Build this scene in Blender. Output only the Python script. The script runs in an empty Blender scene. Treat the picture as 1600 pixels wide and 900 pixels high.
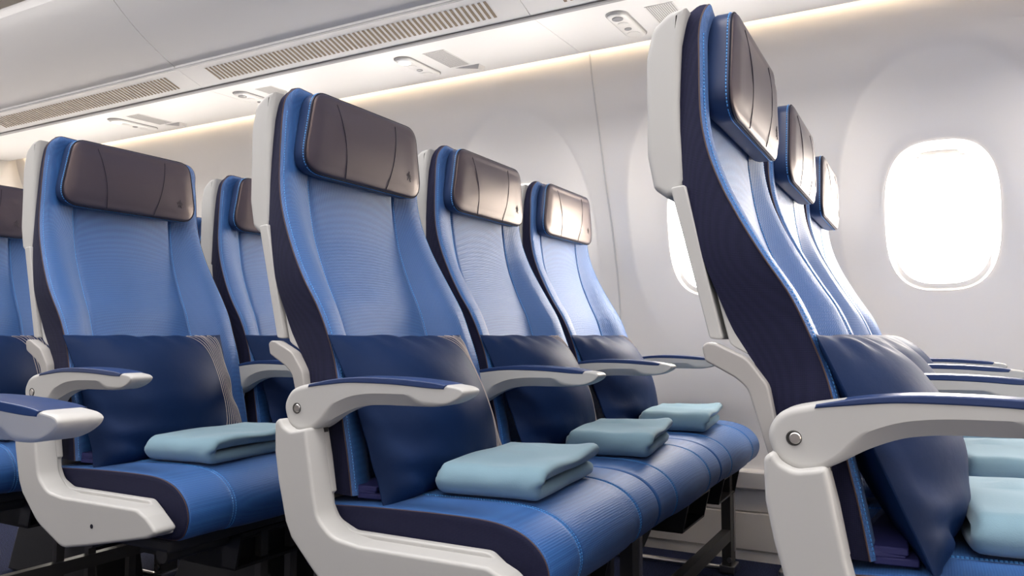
import bpy, bmesh, math, random
from mathutils import Vector, noise
from mathutils.geometry import delaunay_2d_cdt
R = math.radians
C = bpy.context.scene.collection
SC = bpy.context.scene
H = 0.74                      # camera height; the measured heights below are relative to it

# ---------------------------------------------------------------- camera, world, light, exposure
cam = bpy.data.cameras.new('camera')
cam_o = bpy.data.objects.new('camera', cam); C.objects.link(cam_o)
cam_o.location = (0, 0, H)
cam_o.rotation_euler = (R(90 + 3.5079), 0, R(28.4835))
cam.sensor_width = 36.0
cam.lens = 1207.55 / 1600 * 36.0
cam.clip_start = 0.02
SC.camera = cam_o
SC.view_settings.view_transform = 'Standard'
SC.view_settings.look = 'None'
SC.view_settings.gamma = 1.0
SC.view_settings.use_curve_mapping = False
SC.view_settings.exposure = 0.18

SKY = 36.0
w = bpy.data.worlds.new('sky'); SC.world = w; w.use_nodes = True
bg = w.node_tree.nodes['Background']
bg.inputs[0].default_value = (1.0, 0.92, 0.83, 1); bg.inputs[1].default_value = SKY

XS = -4.42; XE = 3.14         # cabin section: rear and front ends
def area(name, loc, rot, sx, sy, power, col=(1, 1, 1), portal=False, spread=180):
    l = bpy.data.lights.new(name, 'AREA'); l.shape = 'RECTANGLE'; l.size = sx; l.size_y = sy
    l.energy = power; l.color = col; l.spread = R(spread)
    o = bpy.data.objects.new(name, l); C.objects.link(o); o.location = loc; o.rotation_euler = rot
    if portal: l.cycles.is_portal = True
    return o
CEIL = 86.0; COVE = 7.0; WARM = 10.0
area('ceiling_wash_light', (-0.6, 0.55, 2.30), (0, 0, 0), 7.0, 0.5, CEIL, (1.0, 0.97, 0.95))
area('far_aisle_wash_light', (-0.6, -1.2, 2.30), (0, 0, 0), 7.0, 0.5, CEIL * 0.7, (1.0, 0.97, 0.95))
area('sidewall_cove_light', (-0.64, 2.384, 1.732), (R(6), 0, 0), 7.4, 0.020, COVE, (1.0, 0.78, 0.52))

area('galley_light', (3.10, 0.30, 0.80), (0, R(90), 0), 0.9, 1.2, WARM, (1.0, 0.80, 0.60))  # unseen warm source added at the aisle front, for headrests and bolsters

# ---------------------------------------------------------------- helpers
def link(name, me, m=None, parent=None):
    o = bpy.data.objects.new(name, me); C.objects.link(o)
    if m is not None:
        for k in (m if isinstance(m, (list, tuple)) else [m]): me.materials.append(k)
    if parent is not None: o.parent = parent
    return o
def finish(bm, name, m=None, parent=None, ang=35, smooth=True, recalc=True):
    if recalc: bmesh.ops.recalc_face_normals(bm, faces=bm.faces)
    me = bpy.data.meshes.new(name); bm.to_mesh(me); bm.free()
    if smooth:
        me.polygons.foreach_set('use_smooth', [True] * len(me.polygons))
        me.set_sharp_from_angle(angle=R(ang))
    return link(name, me, m, parent)
def empty(name, label, cat, loc=(0, 0, 0), group=None):
    o = bpy.data.objects.new(name, None); C.objects.link(o); o.location = loc
    o.empty_display_size = 0.05
    o['label'] = label; o['category'] = cat
    if group: o['group'] = group
    return o
def tag(o, label=None, cat=None, group=None, kind=None):
    if label: o['label'] = label
    if cat: o['category'] = cat
    if group: o['group'] = group
    if kind: o['kind'] = kind
    return o
def interp(tab, t):
    if t <= tab[0][0]: return tab[0][1]
    for (a, b), (c, d) in zip(tab, tab[1:]):
        if t <= c: return b + (d - b) * (t - a) / (c - a)
    return tab[-1][1]
def sinterp(tab, t):           # smooth (catmull) interpolation of a table
    n = len(tab)
    if t <= tab[0][0]: return tab[0][1]
    if t >= tab[-1][0]: return tab[-1][1]
    for i in range(n - 1):
        if t <= tab[i + 1][0]: break
    def sl(j):
        a = max(j - 1, 0); b = min(j + 1, n - 1)
        return (tab[b][1] - tab[a][1]) / (tab[b][0] - tab[a][0])
    h = tab[i + 1][0] - tab[i][0]; u = (t - tab[i][0]) / h
    return ((2*u**3 - 3*u*u + 1) * tab[i][1] + (u**3 - 2*u*u + u) * h * sl(i)
            + (-2*u**3 + 3*u*u) * tab[i + 1][1] + (u**3 - u*u) * h * sl(i + 1))
def sstep(a, b, x):
    t = min(max((x - a) / (b - a), 0), 1); return t * t * (3 - 2 * t)
def catmull(pts, n=6, closed=True):
    out = []; N = len(pts)
    rng = range(N) if closed else range(N - 1)
    for i in rng:
        g = (lambda k: pts[k % N]) if closed else (lambda k: pts[min(max(k, 0), N - 1)])
        p0, p1, p2, p3 = g(i - 1), g(i), g(i + 1), g(i + 2)
        for k in range(n):
            t = k / n
            out.append(tuple(0.5 * (2*b + (c - a)*t + (2*a - 5*b + 4*c - d)*t*t + (3*b - a - 3*c + d)*t**3)
                             for a, b, c, d in zip(p0, p1, p2, p3)))
    if not closed: out.append(tuple(pts[-1]))
    return out
def rounded(pts, seg=5):
    """closed polygon (x, y, radius) with rounded corners"""
    out = []; N = len(pts)
    for i in range(N):
        x, y, r = pts[i]; p = Vector((x, y))
        a = Vector(pts[i - 1][:2]) - p; b = Vector(pts[(i + 1) % N][:2]) - p
        if r <= 0: out.append((x, y)); continue
        la, lb = a.length, b.length; a.normalize(); b.normalize()
        ang = a.angle(b); d = min(r / math.tan(ang / 2), la * .49, lb * .49)
        s, e = p + a * d, p + b * d
        for k in range(seg + 1):
            t = k / seg
            q = s * (1 - t)**2 + p * 2 * t * (1 - t) + e * t * t
            out.append((q.x, q.y))
    return out
def normals2(poly):
    N = len(poly); A = sum(poly[i][0]*poly[(i+1) % N][1] - poly[(i+1) % N][0]*poly[i][1] for i in range(N))
    s = 1 if A > 0 else -1; out = []
    for i in range(N):
        a, b, c = Vector(poly[i - 1]), Vector(poly[i]), Vector(poly[(i + 1) % N])
        t = (b - a).normalized() + (c - b).normalized()
        if t.length < 1e-9: t = c - b
        t.normalize(); out.append((t.y * s, -t.x * s))
    return out
def fill_ring(bm, ring, ax):
    p2 = [Vector((v.co[ax[0]], v.co[ax[1]])) for v in ring]; n = len(p2)
    vo, eo, fo, ov, oe, of = delaunay_2d_cdt(p2, [], [list(range(n))], 1, 1e-7)
    k = 3 - ax[0] - ax[1]; pos = ring[0].co[k]; vs = []
    for q, src in zip(vo, ov):
        if src: vs.append(ring[src[0]])
        else:
            co = [0, 0, 0]; co[ax[0]], co[ax[1]], co[k] = q.x, q.y, pos; vs.append(bm.verts.new(co))
    for f in fo:
        try: bm.faces.new([vs[i] for i in f])
        except ValueError: pass
def loft(poly, layers, axis='y', wts=None, caps=True, bm=None):
    """stack inset copies of a closed outline along an axis; layers = [(inset, pos), ...]"""
    bm = bm or bmesh.new(); nr = normals2(poly); rings = []
    for L in layers:
        ins, pos = L
        ring = []
        for i, (a, b) in enumerate(poly):
            k = ins * (wts[i] if wts else 1)
            u, v = a - nr[i][0] * k, b - nr[i][1] * k
            co = {'y': (u, pos, v), 'x': (pos, u, v), 'z': (u, v, pos)}[axis]
            ring.append(bm.verts.new(co))
        rings.append(ring)
    N = len(poly)
    for r0, r1 in zip(rings, rings[1:]):
        for i in range(N):
            j = (i + 1) % N; bm.faces.new((r0[i], r0[j], r1[j], r1[i]))
    if caps:
        ax = {'y': (0, 2), 'x': (1, 2), 'z': (0, 1)}[axis]
        for ring in (rings[0], rings[-1]): fill_ring(bm, ring, ax)
    return bm
def slab(poly, y0, y1, r=.004, axis='y', wts=None, bm=None, n=3):
    """outline extruded from y0 to y1 with rounded rims"""
    L = [(r * 1.25, y0)]
    for k in range(n + 1):
        t = k / n * math.pi / 2; L.append((r * (1 - math.sin(t)), y0 + r * (1 - math.cos(t))))
    for k in range(n, -1, -1):
        t = k / n * math.pi / 2; L.append((r * (1 - math.sin(t)), y1 - r * (1 - math.cos(t))))
    L.append((r * 1.25, y1))
    return loft(poly, L, axis, wts, True, bm)
def box(bm, x0, x1, y0, y1, z0, z1, r=0):
    if r > 0:
        return slab(rounded([(x0, z0, r), (x1, z0, r), (x1, z1, r), (x0, z1, r)], 3), y0, y1, r, 'y', None, bm, 2)
    v = [bm.verts.new((x, y, z)) for x in (x0, x1) for y in (y0, y1) for z in (z0, z1)]
    for f in ((0, 1, 3, 2), (4, 6, 7, 5), (0, 4, 5, 1), (2, 3, 7, 6), (0, 2, 6, 4), (1, 5, 7, 3)):
        bm.faces.new([v[i] for i in f])
    return bm
def tube(bm, pts, r, n=8, closed=False, sq=None):
    """tube through points; sq=(a,b) gives a rectangular section"""
    P = [Vector(p) for p in pts]; N = len(P); rings = []; up = None
    for i in range(N):
        a = P[i - 1] if (i or closed) else P[i]; b = P[(i + 1) % N] if (i < N - 1 or closed) else P[i]
        t = (b - a).normalized()
        if up is None:
            up = Vector((0, 0, 1)) if abs(t.z) < .9 else Vector((1, 0, 0))
        s = t.cross(up).normalized(); up = s.cross(t).normalized()
        if sq: ring = [bm.verts.new(P[i] + s * x * sq[0] + up * y * sq[1]) for x, y in ((-1, -1), (1, -1), (1, 1), (-1, 1))]
        else: ring = [bm.verts.new(P[i] + (s * math.cos(k * 2 * math.pi / n) + up * math.sin(k * 2 * math.pi / n)) * r) for k in range(n)]
        rings.append(ring)
    m = len(rings[0])
    for i in range(N if closed else N - 1):
        r0, r1 = rings[i], rings[(i + 1) % N]
        for k in range(m): bm.faces.new((r0[k], r0[(k + 1) % m], r1[(k + 1) % m], r1[k]))
    if not closed: bm.faces.new(rings[0]); bm.faces.new(rings[-1])
    return bm
def lathe_y(bm, prof, cx, cz, n=24):
    """profile (radius, y) revolved around the y axis"""
    rings = [[bm.verts.new((cx + r * math.cos(k * 2 * math.pi / n), y, cz + r * math.sin(k * 2 * math.pi / n))) for k in range(n)] for r, y in prof]
    for r0, r1 in zip(rings, rings[1:]):
        for k in range(n): bm.faces.new((r0[k], r0[(k + 1) % n], r1[(k + 1) % n], r1[k]))
    bm.faces.new(rings[0]); bm.faces.new(rings[-1]); return bm
def dashes(bm, pts, r=.0007, on=.0034, off=.0016):
    P = [Vector(p) for p in pts]; acc = [0]
    for a, b in zip(P, P[1:]): acc.append(acc[-1] + (b - a).length)
    def at(s):
        for i in range(len(P) - 1):
            if s <= acc[i + 1]:
                return P[i].lerp(P[i + 1], (s - acc[i]) / max(acc[i + 1] - acc[i], 1e-9))
        return P[-1]
    s = 0
    while s + on < acc[-1]:
        tube(bm, [at(s), at(s + on)], r, 5); s += on + off
    return bm

# ---------------------------------------------------------------- materials
def mat(name, col, rough=.5, spec=.5, metal=0.0, sheen=0.0, sheen_col=(1, 1, 1), tint=None, coat=0.0):
    m = bpy.data.materials.new(name); m.use_nodes = True
    b = m.node_tree.nodes['Principled BSDF']
    b.inputs['Base Color'].default_value = (*col, 1); b.inputs['Roughness'].default_value = rough
    b.inputs['Specular IOR Level'].default_value = spec; b.inputs['Metallic'].default_value = metal
    b.inputs['Sheen Weight'].default_value = sheen; b.inputs['Sheen Roughness'].default_value = .45
    b.inputs['Sheen Tint'].default_value = (*sheen_col, 1)
    if tint: b.inputs['Specular Tint'].default_value = (*tint, 1)
    b.inputs['Coat Weight'].default_value = coat
    return m
def N(m, t): return m.node_tree.nodes.new(t)
def L(m, a, b): m.node_tree.links.new(a, b)
def coords(m):
    return N(m, 'ShaderNodeTexCoord').outputs['Object']
def bump(m, sock, strength, dist):
    b = N(m, 'ShaderNodeBump'); b.inputs['Strength'].default_value = strength; b.inputs['Distance'].default_value = dist
    L(m, sock, b.inputs['Height']); L(m, b.outputs[0], m.node_tree.nodes['Principled BSDF'].inputs['Normal']); return b
def weave(m, period, strength, dist, mixcol=None):
    v = N(m, 'ShaderNodeVectorMath'); v.operation = 'SCALE'; v.inputs['Scale'].default_value = 2 * math.pi / period
    L(m, coords(m), v.inputs[0])
    s = N(m, 'ShaderNodeVectorMath'); s.operation = 'SINE'; L(m, v.outputs[0], s.inputs[0])
    d = N(m, 'ShaderNodeVectorMath'); d.operation = 'DOT_PRODUCT'; L(m, s.outputs[0], d.inputs[0]); d.inputs[1].default_value = (1, 1, 1)
    bump(m, d.outputs['Value'], strength, dist)
    if mixcol:
        r = N(m, 'ShaderNodeMapRange'); r.inputs['From Min'].default_value = -2; r.inputs['From Max'].default_value = 2
        L(m, d.outputs['Value'], r.inputs['Value'])
        x = N(m, 'ShaderNodeMix'); x.data_type = 'RGBA'; L(m, r.outputs[0], x.inputs[0])
        x.inputs[6].default_value = (*mixcol[0], 1); x.inputs[7].default_value = (*mixcol[1], 1)
        L(m, x.outputs[2], m.node_tree.nodes['Principled BSDF'].inputs['Base Color'])
    return m
def noisebump(m, scale, strength, dist, detail=3):
    t = N(m, 'ShaderNodeTexNoise'); t.inputs['Scale'].default_value = scale; t.inputs['Detail'].default_value = detail
    L(m, coords(m), t.inputs['Vector']); bump(m, t.outputs['Fac'], strength, dist); return m

M = {}
M['blue'] = weave(mat('blue_knit_fabric', (.02, .11, .34), .44, .75, 0, .15, (.85, .9, 1)),   .0024, .3, .0007, ((.013, .078, .27), (.026, .125, .37)))
M['blue_seat'] = weave(mat('blue_seat_fabric', (.02, .11, .34), .58, .45, 0, .15, (.8, .88, 1)), .0030, .14, .0008, ((.013, .075, .26), (.026, .120, .36)))
M['navy'] = weave(mat('navy_weave_fabric', (.012, .013, .042), .75, .2), .0022, .25, .0006, ((.009, .010, .032), (.016, .017, .050)))
M['leather'] = noisebump(mat('navy_leather', (.022, .045, .12), .40, .55, tint=(1.0, .90, .80)), 900, .12, .0006)
M['leather_face'] = noisebump(mat('navy_leather_smooth', (.022, .025, .052), .42, .8, tint=(1.0, .72, .52)), 900, .12, .0006)  # navy leather again; warm light put into its peach specular and browner base
M['white'] = mat('white_plastic', (.50, .495, .485), .42, .3)
M['grey_plastic'] = mat('warm_grey_plastic', (.38, .365, .355), .42, .4)
M['pad'] = noisebump(mat('navy_armrest_pad', (.022, .045, .14), .34, .5), 1200, .08, .0004)
M['chrome'] = mat('brushed_metal', (.48, .46, .45), .28, .5, 1.0)
M['dark_metal'] = mat('dark_metal', (.060, .058, .056), .45, .5, .35)
M['black'] = noisebump(mat('black_plastic', (.012, .012, .012), .42, .5), 500, .15, .0006)
M['charcoal'] = mat('charcoal_plastic', (.025, .025, .027), .5, .4)
M['thread'] = mat('light_blue_thread', (.10, .36, .78), .6, .3)
M['piping'] = mat('brown_piping', (.075, .045, .042), .5, .4)
M['emblem'] = mat('pressed_emblem_leather', (.055, .047, .050), .5, .5)
M['seam'] = mat('seam_shadow_thread', (.012, .012, .022), .7, .2)  # near-black colour for seams, headrest piping and screw holes
M['pillow'] = noisebump(mat('navy_satin', (.0032, .0170, .068), .60, .15, 0, .0, (.6, .75, 1)), 60, .10, .004)
M['stripe'] = mat('pale_embroidery_thread', (.50, .43, .40), .6, .3)
M['blanket'] = noisebump(mat('pale_blue_fleece', (.22, .35, .43), .9, .15, 0, .3, (.9, .96, 1)), 500, .25, .0008)
M['belt'] = mat('indigo_webbing', (.028, .030, .13), .55, .4)
M['wall'] = mat('ivory_wall_panel', (.84, .815, .795), .50, .3)
M['bin'] = mat('white_bin_panel', (.80, .79, .785), .45, .35)
M['psu_white'] = mat('service_unit_plastic', (.72, .71, .70), .4, .4)
M['psu_gap'] = mat('service_unit_grey_rim', (.33, .32, .32), .5, .3)
M['slot'] = mat('vent_slot_tan', (.26, .20, .14), .6, .2)
M['gap'] = mat('door_gap_grey', (.36, .36, .37), .6, .2)
M['groove'] = mat('panel_gap_grey', (.62, .61, .61), .6, .2)
M['bezel'] = mat('window_bezel', (.84, .82, .79), .35, .4)
M['lens'] = mat('reading_lens', (.30, .30, .31), .15, .5)
cm = mat('dark_navy_carpet', (.010, .012, .030), .95, .1); M['carpet'] = cm
t = N(cm, 'ShaderNodeTexNoise'); t.inputs['Scale'].default_value = 320; t.inputs['Detail'].default_value = 2
L(cm, coords(cm), t.inputs['Vector'])
rp = N(cm, 'ShaderNodeValToRGB'); rp.color_ramp.elements[0].position = .42; rp.color_ramp.elements[1].position = .72
rp.color_ramp.elements[0].color = (.006, .007, .020, 1); rp.color_ramp.elements[1].color = (.035, .05, .12, 1)
L(cm, t.outputs['Fac'], rp.inputs[0]); L(cm, rp.outputs[0], cm.node_tree.nodes['Principled BSDF'].inputs['Base Color'])
bump(cm, t.outputs['Fac'], .6, .003)
gm = bpy.data.materials.new('window_pane'); gm.use_nodes = True; M['pane'] = gm
nt = gm.node_tree; nt.nodes.clear()
o_ = nt.nodes.new('ShaderNodeOutputMaterial'); mx = nt.nodes.new('ShaderNodeMixShader'); mx.inputs[0].default_value = .05
tr = nt.nodes.new('ShaderNodeBsdfTransparent'); gl = nt.nodes.new('ShaderNodeBsdfGlossy'); gl.inputs['Roughness'].default_value = .02
nt.links.new(tr.outputs[0], mx.inputs[1]); nt.links.new(gl.outputs[0], mx.inputs[2]); nt.links.new(mx.outputs[0], o_.inputs[0])
def emis(name, col, s):
    m = bpy.data.materials.new(name); m.use_nodes = True; b = m.node_tree.nodes['Principled BSDF']
    b.inputs['Base Color'].default_value = (.8, .8, .8, 1); b.inputs['Emission Color'].default_value = (*col, 1); b.inputs['Emission Strength'].default_value = s
    return m
M['lamp_on'] = emis('lit_reading_lamp', (1, .9, .78), 1.4)
M['lamp_cool'] = emis('lit_cool_reading_lamp', (.85, .93, 1), 1.1)

# ---------------------------------------------------------------- sidewall with windows (structure)
WALL = [(-.74, 2.655), (-.45, 2.70), (-.10, 2.695), (.15, 2.665), (.35, 2.61), (.50, 2.555), (.70, 2.485), (.90, 2.417), (.955, 2.402), (1.06, 2.402)]
def wall_y(z): return sinterp(WALL, z)
WCX, WPITCH, WCZ = .035, .69, .357
def superell(cx, cz, hw, hh, t, p):
    c, s = math.cos(t), math.sin(t)
    return (cx + hw * math.copysign(abs(c) ** (2 / p), c), cz + hh * math.copysign(abs(s) ** (2 / p), s))
NT = 128
KW = range(-6, 5)
z_lo, z_hi = -.10, 1.06
bm = bmesh.new()
for k in KW:
    cx = WCX + WPITCH * k
    rings = []
    ts = [2 * math.pi * (i + .5) / NT for i in range(NT)]
    inner = [superell(cx, WCZ, .152, .219, t, 2.9) for t in ts]
    ringo = [superell(cx, .375, .283, .452, t, 2.25) for t in ts]
    def rect(t):
        c, s = math.cos(t), math.sin(t); hw, zc, hh = WPITCH / 2, (z_lo + z_hi) / 2, (z_hi - z_lo) / 2
        q = 1 / max(abs(c) / 1.0, abs(s) / 1.0); return (cx + hw * c * q, zc + hh * s * q)
    outer = [rect(t) for t in ts]
    for f in [i / 14 for i in range(15)]:              # dish, from the opening to the crisp rim
        ring = []
        for a, b in zip(inner, ringo):
            x, z = a[0] + (b[0] - a[0]) * f, a[1] + (b[1] - a[1]) * f
            dep = (1 - f ** 1.25) * (.008 + .052 * sstep(-.10, .62, z))
            ring.append((x, wall_y(z) + dep, z))
        rings.append(ring)
    for f in [i / 8 for i in range(1, 9)]:             # wall outside the rim
        ring = []
        for a, b in zip(ringo, outer):
            x, z = a[0] + (b[0] - a[0]) * f, a[1] + (b[1] - a[1]) * f
            ring.append((x, wall_y(z), z))
        rings.append(ring)
    V = [[bm.verts.new((x, y, z + H)) for x, y, z in r] for r in rings]
    for r0, r1 in zip(V, V[1:]):
        for i in range(NT):
            j = (i + 1) % NT; bm.faces.new((r0[i], r0[j], r1[j], r1[i]))
# lower wall: dado ledge, recessed strip, skirting
low = [(-.10, wall_y(-.10)), (-.2, wall_y(-.2)), (-.32, wall_y(-.32)), (-.435, 2.70), (-.448, 2.697), (-.452, 2.667), (-.456, 2.662), (-.506, 2.658), (-.510, 2.664), (-.515, 2.672),
       (-.582, 2.668), (-.586, 2.676), (-.590, 2.664), (-.704, 2.652), (-.708, 2.664), (-.712, 2.655), (-.74, 2.652)]
xs = [XS + (XE - XS) * i / 24 for i in range(25)]
prev = None
for z, y in low:
    row = [bm.verts.new((x, y, z + H)) for x in xs]
    if prev:
        for i in range(24): bm.faces.new((prev[i], prev[i + 1], row[i + 1], row[i]))
    prev = row
bmesh.ops.remove_doubles(bm, verts=bm.verts, dist=1e-5)
bmesh.ops.recalc_face_normals(bm, faces=bm.faces)
tag(finish(bm, 'wall_left', M['wall'], ang=28), kind='structure')
# seams between wall panels
for n, x in enumerate((-3.76, -2.38, -1.0, .38, 1.76)):
    bm = bmesh.new(); pts = [(x, wall_y(z) - .0005, z + H) for z in [-.44 + i * .07 for i in range(21)]]
    tube(bm, pts, 0, sq=(.0035, .0025))
    tag(finish(bm, 'trim_%d' % (n + 1), M['groove']), kind='structure')

for n, k in enumerate(KW):
    cx = WCX + WPITCH * k
    yb = wall_y(WCZ) + .045
    bm = bmesh.new(); ts = [2 * math.pi * i / 96 for i in range(96)]
    prof = [(.156, .223, -.003), (.153, .220, -.003), (.150, .217, .002), (.146, .212, .012), (.142, .206, .030), (.138, .201, .040), (.136, .199, .041), (.134, .197, .046), (.130, .193, .062)]
    rings = []
    for hw, hh, dy in prof:
        ring = []
        for t in ts:
            x, z = superell(cx, WCZ, hw, hh, t, 2.9)
            yw = wall_y(z) + (.008 + .052 * sstep(-.10, .62, z))
            b = yw if dy < .012 else yw + (yb - yw) * min(1, (dy - .012) / .03)
            ring.append(bm.verts.new((x, b + dy, z + H)))
        rings.append(ring)
    for r0, r1 in zip(rings, rings[1:]):
        for i in range(96): bm.faces.new((r0[i], r0[(i + 1) % 96], r1[(i + 1) % 96], r1[i]))
    wo = tag(finish(bm, 'window_%d' % (n + 1), M['bezel'], ang=40), kind='structure')
    bm = bmesh.new()
    loft([superell(cx, WCZ + H, .133, .196, t, 2.9) for t in ts], [(0, yb + .046), (0, yb + .049)], 'y', bm=bm)
    finish(bm, 'pane', M['pane'], wo, smooth=False)
    # raised blind with its finger lip, just showing at the top of the opening
    bm = bmesh.new()
    sh = [superell(cx, WCZ + H, .140, .204, math.pi * i / 40, 2.9) for i in range(41)]
    sh = [(x, max(z, WCZ + H + .190)) for x, z in sh if z > WCZ + H + .18]
    slab(sh, yb + .033, yb + .037, .001, bm=bm)
    slab(rounded([(cx - .060, WCZ + H + .192, .004), (cx + .060, WCZ + H + .192, .004), (cx + .040, WCZ + H + .208, .006), (cx - .040, WCZ + H + .208, .006)]), yb + .010, yb + .036, .003, bm=bm)
    finish(bm, 'blind', M['bezel'], wo)
    area('window_portal', (cx, yb + .10, WCZ + H), (R(-90), 0, 0), .30, .44, 1, portal=True)

# ---------------------------------------------------------------- floor, far wall, ceiling, ends (structure)
bm = bmesh.new(); box(bm, XS - .02, XE + .02, -3.02, 2.72, -.04, 0)
tag(finish(bm, 'floor', M['carpet'], smooth=False), kind='structure')
def strip(name, prof, m, x0=XS, x1=XE, parent=None, n=1, thick=0.012):
    """a panel swept along the cabin; prof = [(y, z world)] with real thickness"""
    bm = bmesh.new(); pr = [Vector(p) for p in prof]; back = []
    for i, p in enumerate(pr):
        a = pr[max(i - 1, 0)]; b = pr[min(i + 1, len(pr) - 1)]; t = (b - a).normalized()
        back.append(p + Vector((-t.y, t.x)) * thick)
    poly = [(p.x, p.y) for p in pr] + [(p.x, p.y) for p in reversed(back)]
    loft(poly, [(0, x0), (0, x1)], 'x', bm=bm)
    return finish(bm, name, m, parent, ang=25)
MIR = -.30                     # the far side of the cabin mirrors this side about y = -0.15
def mirrored(src, name, parent=None):
    me = src.data.copy()
    for v in me.vertices: v.co.y = MIR - v.co.y
    me.flip_normals()
    o = bpy.data.objects.new(name, me); C.objects.link(o)
    if parent is not None: o.parent = parent
    return o
tag(mirrored(bpy.data.objects['wall_left'], 'wall_right'), kind='structure')
for n, k in enumerate(KW):
    src = bpy.data.objects['window_%d' % (n + 1)]
    d = tag(mirrored(src, 'window_%d' % (n + 12)), kind='structure')
    for c in [c for c in bpy.data.objects if c.parent == src and c.name.startswith('pane')]:
        b_ = mirrored(c, 'drawn_blind', d); b_.data.materials.clear(); b_.data.materials.append(M['bezel'])  # unseen far panes made opaque to keep their window light out
ce = [(-2.76, 1.72), (-2.3, 1.69), (-1.95, 1.75), (-1.60, 1.98), (-1.45, 2.28), (-1.0, 2.36), (-.2, 2.40), (.8, 2.38), (1.30, 2.30), (1.62, 2.14), (2.0, 2.12), (2.46, 2.10), (2.46, 1.83), (2.40, 1.80)]
tag(strip('ceiling', ce, M['bin'], thick=.02), kind='structure')
for nm, x in (('wall_rear', XS), ('wall_front', XE)):
    bm = bmesh.new(); box(bm, x - (.03 if nm == 'wall_rear' else 0), x + (.03 if nm == 'wall_front' else 0), -3.1, 2.80, 0, 2.45)
    tag(finish(bm, nm, M['wall'], smooth=False), kind='structure')

# ---------------------------------------------------------------- overhead bins
psu_prof = [(2.368, .975 + H), (2.367, .958 + H), (2.362, .9525 + H), (2.35, .9515 + H), (2.25, .9485 + H), (2.10, .944 + H), (2.012, .9405 + H)]
rail_prof = [(2.012, .9395 + H), (2.006, .9365 + H), (2.0, .9375 + H), (1.994, .9365 + H), (1.988, .939 + H)]
vent_prof = [(1.986, .9425 + H), (1.95, .9545 + H), (1.90, .970 + H), (1.868, .9815 + H)]
door_prof = [(1.858, .981 + H)] + [(y, z + H) for y, z in catmull([(1.856, .987), (1.80, 1.012), (1.70, 1.070), (1.609, 1.143), (1.575, 1.187)], 5, False)] + [(1.577, 1.196 + H), (1.59, 1.205 + H)]
crown = [(1.592, 1.206 + H), (1.600, 1.235 + H), (1.625, 1.262 + H), (1.66, 1.275 + H)]
BINS = [(-4.415, -3.82, 'short white overhead bin at the rear end of the cabin'),
        (-3.82, -2.42, 'white overhead bin at the far left end, partly out of the picture'),
        (-2.42, -1.015, 'white overhead bin with the long slotted vent, above the nearest full seat row'),
        (-1.015, .39, 'white overhead bin above the seat row at the right edge'),
        (.39, 1.795, 'white overhead bin beyond the right edge of the picture')]
for x0, x1, lab in BINS:
    b = empty('overhead_bin', lab, 'overhead bin', ((x0 + x1) / 2, 1.9, .98 + H), 'overhead bins over the window seats')
    def P(o): o.parent = b; o.matrix_parent_inverse = b.matrix_world.inverted(); return o
    b.location = (0, 0, 0)
    g = .0022
    strip('bin_door', door_prof, M['bin'], x0 + g, x1 - g, b, thick=-.012)
    strip('bottom_panel', psu_prof, M['bin'], x0 + .0008, x1 - .0008, b, thick=-.012)
    strip('rail', rail_prof, M['gap'], x0, x1, b, thick=-.006)
    strip('vent_panel', vent_prof, M['bin'], x0 + .001, x1 - .001, b, thick=-.012)
    strip('crown_trim', crown, M['bin'], x0, x1, b, thick=-.012)
    # back plate closing the joints, and the pale seam strip seen in the gap between doors
    inner = [(y + .010, z + .014) for y, z in door_prof[2:-2]]
    strip('door_joint', inner, M['groove'], x0 - .012, x0 + .012, b, thick=-.004)
    bm = bmesh.new()
    tube(bm, [(x, 1.8625, .9785 + H) for x in (x0, x1)], 0, sq=(.0045, .002))
    finish(bm, 'door_gap', M['gap'], b)
    # slotted air vent
    vg = bmesh.new(); xa, xb = x0 + .125, x1 - .105; n = max(8, int((xb - xa) / .019))
    for i in range(n):
        x = xa + (xb - xa) * i / (n - 1)
        box(vg, x - .0045, x + .0045, 0, .062, 0, .0012)
    for v in vg.verts:                                   # lay it on the sloping panel
        y, z = v.co.y, v.co.z
        tt = y / .062; v.co.y = 1.962 - .068 * tt; v.co.z = interp([(1.868, .9815), (1.90, .970), (1.95, .9545), (1.986, .9425)], v.co.y) + H - .0005 - z
    finish(vg, 'vent_grille', M['slot'], b, smooth=False)

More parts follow.
